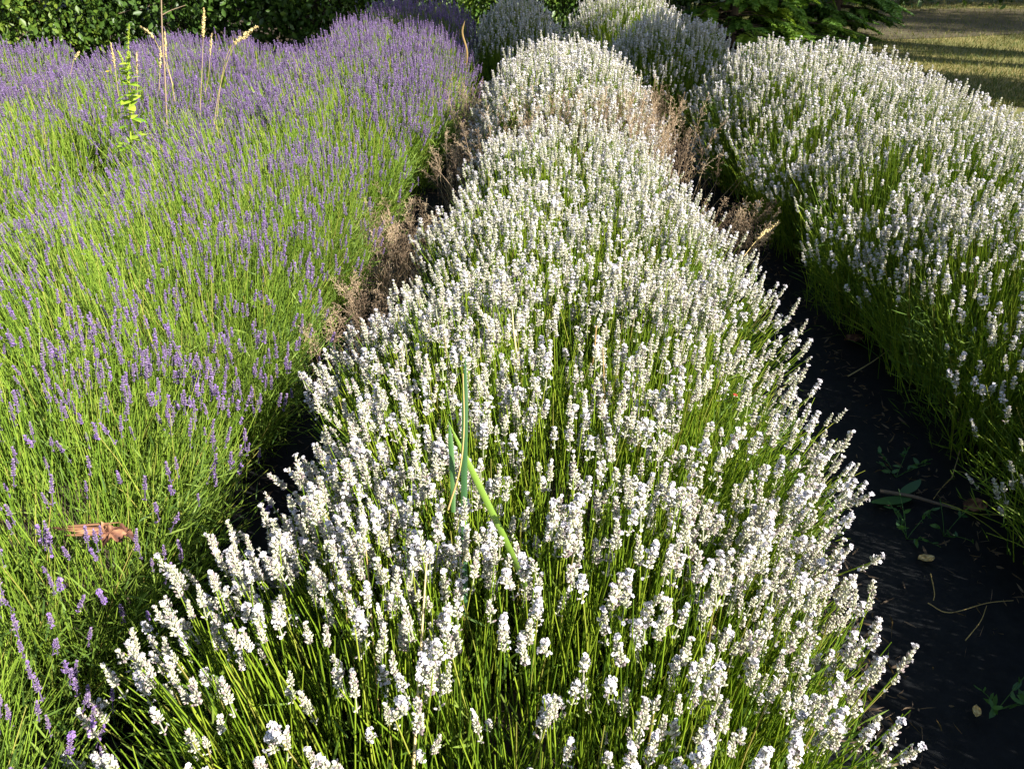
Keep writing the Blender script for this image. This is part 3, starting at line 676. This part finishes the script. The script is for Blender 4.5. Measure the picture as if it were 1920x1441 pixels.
def grass_tuft():
    rng = np.random.default_rng(2); g = Geo(); n = 60
    a = rng.normal(2.6, .9, n); B = rng.normal(0, .03, (n, 3)) * np.array([1, 1, 0]); D = np.stack([np.cos(a) * .7, np.sin(a) * .5 - .1, np.full(n, .8)], 1)
    L = rng.uniform(.15, .34, n); blades(g, B, D, L, rng.uniform(.003, .006, n), -L * .5, rng.uniform(.1, .7, n), rng, S=8, side=unit(np.cross(D, np.array([0, 0, 1.0]))))
    p = at(190, 1345, .02); tag(g.obj('grass_tuft', M['blade'], None, tuple(p)), 'green grass tuft with arching blades in the lower left gap', 'grass tuft')
grass_tuft()
# ------------------------------------------------------------------ trees, hedge and conifers
def leaf_tpl():
    v = np.array([(0, 0, 0), (.28, .45, .05), (0, .5, -.03), (-.28, .45, .05), (.2, .8, .0), (-.2, .8, .0), (0, 1.05, -.1)], float)
    v = v[:, [0, 2, 1]]
    f = np.array([(0, 1, 2), (0, 2, 3), (1, 4, 2), (2, 5, 3), (4, 6, 2), (2, 6, 5)])
    return v, f, np.zeros(7), np.zeros(len(f), int)
LEAF = leaf_tpl()
def crown_points(rng, n, c, r, hollow=.35):
    d = unit(rng.normal(size=(n, 3))); rad = rng.uniform(hollow, 1, n) ** .6
    nz = 1 + .22 * np.sin(4 * d[:, 0] + 3 * d[:, 2] + rng.uniform(0, 6)) + .16 * np.sin(7 * d[:, 1] - 5 * d[:, 2])
    return np.array(c) + d * (rad * nz)[:, None] * np.array(r), d
def broad_tree(name, x, y, crown_c, crown_r, trunk_h, trunk_r, clumps, per, leaf, seed, label, cat, group, mat='tree_leaf', tint=(.0, 1.0), clump_r=.28):
    rng = np.random.default_rng(seed); root = empty(name, (x, y, 0)); tag(root, label, cat, group)
    g = Geo(); c = np.array(crown_c, float)
    top = c + np.array([0, 0, crown_r[2] * .5])
    tube(g, catmull([(0, 0, -.05), (rng.normal() * .1, rng.normal() * .1, trunk_h * .5), tuple(c * np.array([.6, .6, 1]) - np.array([0, 0, crown_r[2] * .3])), tuple(top)], 6), trunk_r, trunk_r * .25, .4, 0, 9)
    Pc, dc = crown_points(rng, clumps, c, crown_r)
    for i in rng.choice(clumps, min(clumps, 26), False):
        s = np.array([c[0] * .5, c[1] * .5, max(.1, min(Pc[i, 2] * .7, top[2] - .2))]); tube(g, catmull([s, (s + Pc[i]) / 2 + np.array([0, 0, .1 * crown_r[2]]), Pc[i]], 4), trunk_r * .35, trunk_r * .06, .4, 0, 5)
    g.obj('trunk', M['bark'], root)
    g = Geo(); idx = np.repeat(np.arange(clumps), per); n = len(idx)
    B = Pc[idx] + rng.normal(0, clump_r, (n, 3)) * np.array([1, 1, .6])
    B[:, 2] = np.maximum(B[:, 2], .06)
    D = dc[idx] * .8 + rng.normal(0, .7, (n, 3)); D[:, 2] -= .25
    sz = leaf * rng.uniform(.4, 1.3, n); tc = rng.uniform(*tint, clumps)
    g.stamp(LEAF, frames(D, rng.uniform(0, 6.3, n), sz), B, np.clip(tc[idx] * .7 + rng.random(n) * .3, 0, 1)); g.obj('crown', M[mat], root)
    return root
HG = 'leafy shrubs of the hedge behind the beds'
HL = ['dark leafy hedge shrub in the top left corner', 'leafy hedge shrub behind the dock weed with yellow green lit leaves', 'dark hedge shrub behind the tallest seed head',
      'dense leafy hedge shrub behind the middle of the purple bed', 'small leaved hedge shrub left of the dark purple mound', 'bright leafed hedge shrub just behind the dark purple mound',
      'dark hedge shrub behind the shaded white mound', 'deep green hedge shrub between the two far white mounds']
for i, (x, y) in enumerate([(-6.1, 8.0), (-4.7, 8.5), (-3.4, 8.9), (-2.1, 9.2), (-1.2, 9.7), (-.2, 10.2), (.7, 10.6), (1.6, 11.0)]):
    broad_tree('hedge_shrub', x, y, (0, 0, 1.25), (1.05, .9, 1.35), .8, .06, 620, 34, .064 if i != 4 else .05, 40 + i, HL[i], 'shrub', HG, tint=((.0, .55), (.1, 1), (0, .5), (0, .6), (.1, .7), (.2, 1), (0, .4), (.1, .6))[i], clump_r=.16)

def spray_tpl(rng):
    g = Geo(); n = 26; s = np.linspace(.05, 1, n); B, D, L = [], [], []
    for k in range(n):
        for sg in (-1, 1):
            B.append((0, -.12 * s[k] ** 2, s[k])); D.append((sg, rng.normal() * .12 - .15, .75)); L.append(.36 * (1.08 - s[k]) ** .7 + .04)
    L = np.array(L); blades(g, np.array(B), np.array(D), L, np.full(len(L), .085), -L * .12, rng.random(len(L)) * .4 - .2, rng, S=3)
    return g.arrays()
def conifer(x, y, h, r, n, seed, label, tint=(.2, 1)):
    rng = np.random.default_rng(seed); root = empty('conifer', (x, y, 0)); tag(root, label, 'conifer', 'conifers beyond the far white mounds')
    g = Geo(); tube(g, [(0, 0, -.05), (.02, 0, h * .5), (0, .02, h)], .07, .01, .3, 0, 8)
    z = (.01 + .96 * rng.random(n) ** 1.35) * h; a = rng.uniform(0, 6.3, n); L = r * (1 - z / h) ** .7 * rng.uniform(.75, 1.1, n) + .08
    end = np.stack([np.cos(a) * L, np.sin(a) * L, np.maximum(z - .18 * L, .05)], 1); st = np.stack([0 * a, 0 * a, z], 1); mid = (st + end) / 2 + np.array([0, 0, .1])
    stems(g, bezier(st, mid, end, 5), np.broadcast_to(np.linspace(.014, .004, 5), (n, 5)), np.full(n, .3)); g.obj('trunk', M['bark'], root)
    g = Geo(); per = 9; idx = np.repeat(np.arange(n), per); q = rng.uniform(.25, .95, n * per)[:, None]
    B = st[idx] * (1 - q) ** 2 + 2 * mid[idx] * q * (1 - q) + end[idx] * q ** 2
    o = np.stack([np.cos(a), np.sin(a), 0 * a], 1)[idx]; sd = np.stack([-np.sin(a), np.cos(a), 0 * a], 1)[idx] * rng.choice([-1, 1], (n * per, 1))
    D = o * .8 + sd * rng.uniform(.1, .9, (n * per, 1)) + np.array([0, 0, -.22]) + rng.normal(0, .12, (n * per, 3))
    sz = rng.uniform(.18, .34, n * per); up = np.cross(D, np.cross(np.array([0, 0, 1.0]), D)); D = unit(D)
    X = unit(np.cross(np.array([0, 0, 1.0]), D)); Y = np.cross(D, X); R = np.stack([X, Y, D], 2) * sz[:, None, None]
    g.stamp(spray_tpl(rng), R, B, rng.uniform(*tint, n)[idx]); g.obj('crown', M['fir'], root)
conifer(2.75, 10.6, 2.9, 1.0, 150, 1, 'bright green low conifer just right of the far white mound', (.4, 1))
conifer(3.75, 11.5, 3.2, .9, 150, 2, 'green conifer in the middle with fans of hanging foliage', (.2, .8))
conifer(4.7, 12.4, 3.3, .75, 130, 3, 'dark green conifer beside the shaded lawn', (.1, .6))
# trees beyond the lawn and to the right, whose shade falls on the lawn and the far mounds
BT = 'broad trees round the lawn'
for i, (x, y, hh, lab) in enumerate([(7.6, 17.6, 3.4, 'dark broad tree beyond the dirt track'), (11.2, 17.9, 3.6, 'dark broad tree beyond the dirt track further right'), (15.0, 18.0, 3.4, 'dark broad tree at the far end of the dirt track')]):
    broad_tree('broad_tree', x, y, (0, 0, hh * .55), (2.6, 1.6, hh * .55), 1.2, .14, 300, 26, .16, 70 + i, lab, 'tree', BT, tint=(0, .35), clump_r=.4)
for i, (x, y, lab) in enumerate([(-9.5, 14, 'tall dark tree added behind the hedge to block sky, leftmost of its row'), (-5.5, 14.5, 'tall dark tree added to block sky behind the hedge above the dock weed'), (-1.5, 15, 'tall dark tree added to block sky behind the hedge above the far purple mound'),  # mostly out of view, added to screen off skylight and deepen the shade
                                 (2.0, 16.0, 'tall dark tree added to block sky behind the hedge above the far white mounds'), (-11, 7, 'tall dark tree added to block sky left of the purple beds'), (-11, 0, 'tall dark tree added to block sky left of the beds beside the camera')]):
    broad_tree('broad_tree', x, y, (0, 0, 5.6), (2.6, 2.4, 4.2), 3.0, .22, 330, 22, .26, 60 + i, lab, 'tree', 'tall trees added round the beds to block skylight', tint=(0, .5), clump_r=.5)
def shade_xy(p, x): return x, (p - math.sin(SUN_BEHIND) * x) / math.cos(SUN_BEHIND)
for i, (p, x, cz, r, rz, n, tr, lab) in enumerate([(6.36, 9.6, 8.5, .40, 3.8, 1300, .12, 'slender tree right of the beds shading the blue grey mound'),
                                          (9.8, 14.0, 8.5, .55, 3.8, 700, .16, 'slim tree on the right edge of the lawn'),
                                          (11.5, 16.0, 13.0, 1.3, 2.6, 200, .28, 'tall bare trunked tree right of the lawn'),
                                          (12.7, 18.0, 14.0, 1.5, 2.6, 200, .36, 'tall thick trunked tree right of the lawn'),
                                          (16.4, 20.5, 10.0, 2.1, 6.0, 900, .3, 'large dense tree shading the dirt track')]):
    broad_tree('broad_tree', *shade_xy(p, x), (0, 0, cz), (r, r, rz), cz * .6, tr, n, 24, .14, 80 + i, lab, 'tree', BT, clump_r=.12 if r < .5 else .2)
# ------------------------------------------------------------------ lawn grass
def lawn_grass():
    rng = np.random.default_rng(8); n = 60000
    y = 7.5 + rng.random(n) ** 1.3 * 11; x = rng.uniform(.22, .72, n) * y + .6
    keep = (x > 3.05) & ~((rng.random(n) > .45) & (y > 12.3 + .03 * x + .35 * np.sin(x * .9)) & (y < 16.2 + .03 * x) & (x > 5.4))
    x, y = x[keep], y[keep]; n = len(x)
    B = np.stack([x, y, np.zeros(n)], 1); D = np.stack([rng.normal(0, .5, n), rng.normal(0, .5, n), np.ones(n)], 1)
    g = Geo(); blades(g, B, D, rng.uniform(.02, .07, n), rng.uniform(.004, .009, n), rng.normal(0, .02, n), rng.random(n), rng, S=3)
    tag(g.obj('lawn_grass', M['lawn_blade']), 'short dry grass of the lawn', 'grass', kind='stuff')
M['lawn_blade'] = plant_mat('lawn_blade', [(0, (0.05, 0.08, 0.015)), (0.5, (0.11, 0.125, 0.028)), (1, (0.22, 0.18, 0.07))], .25, .7)
lawn_grass()
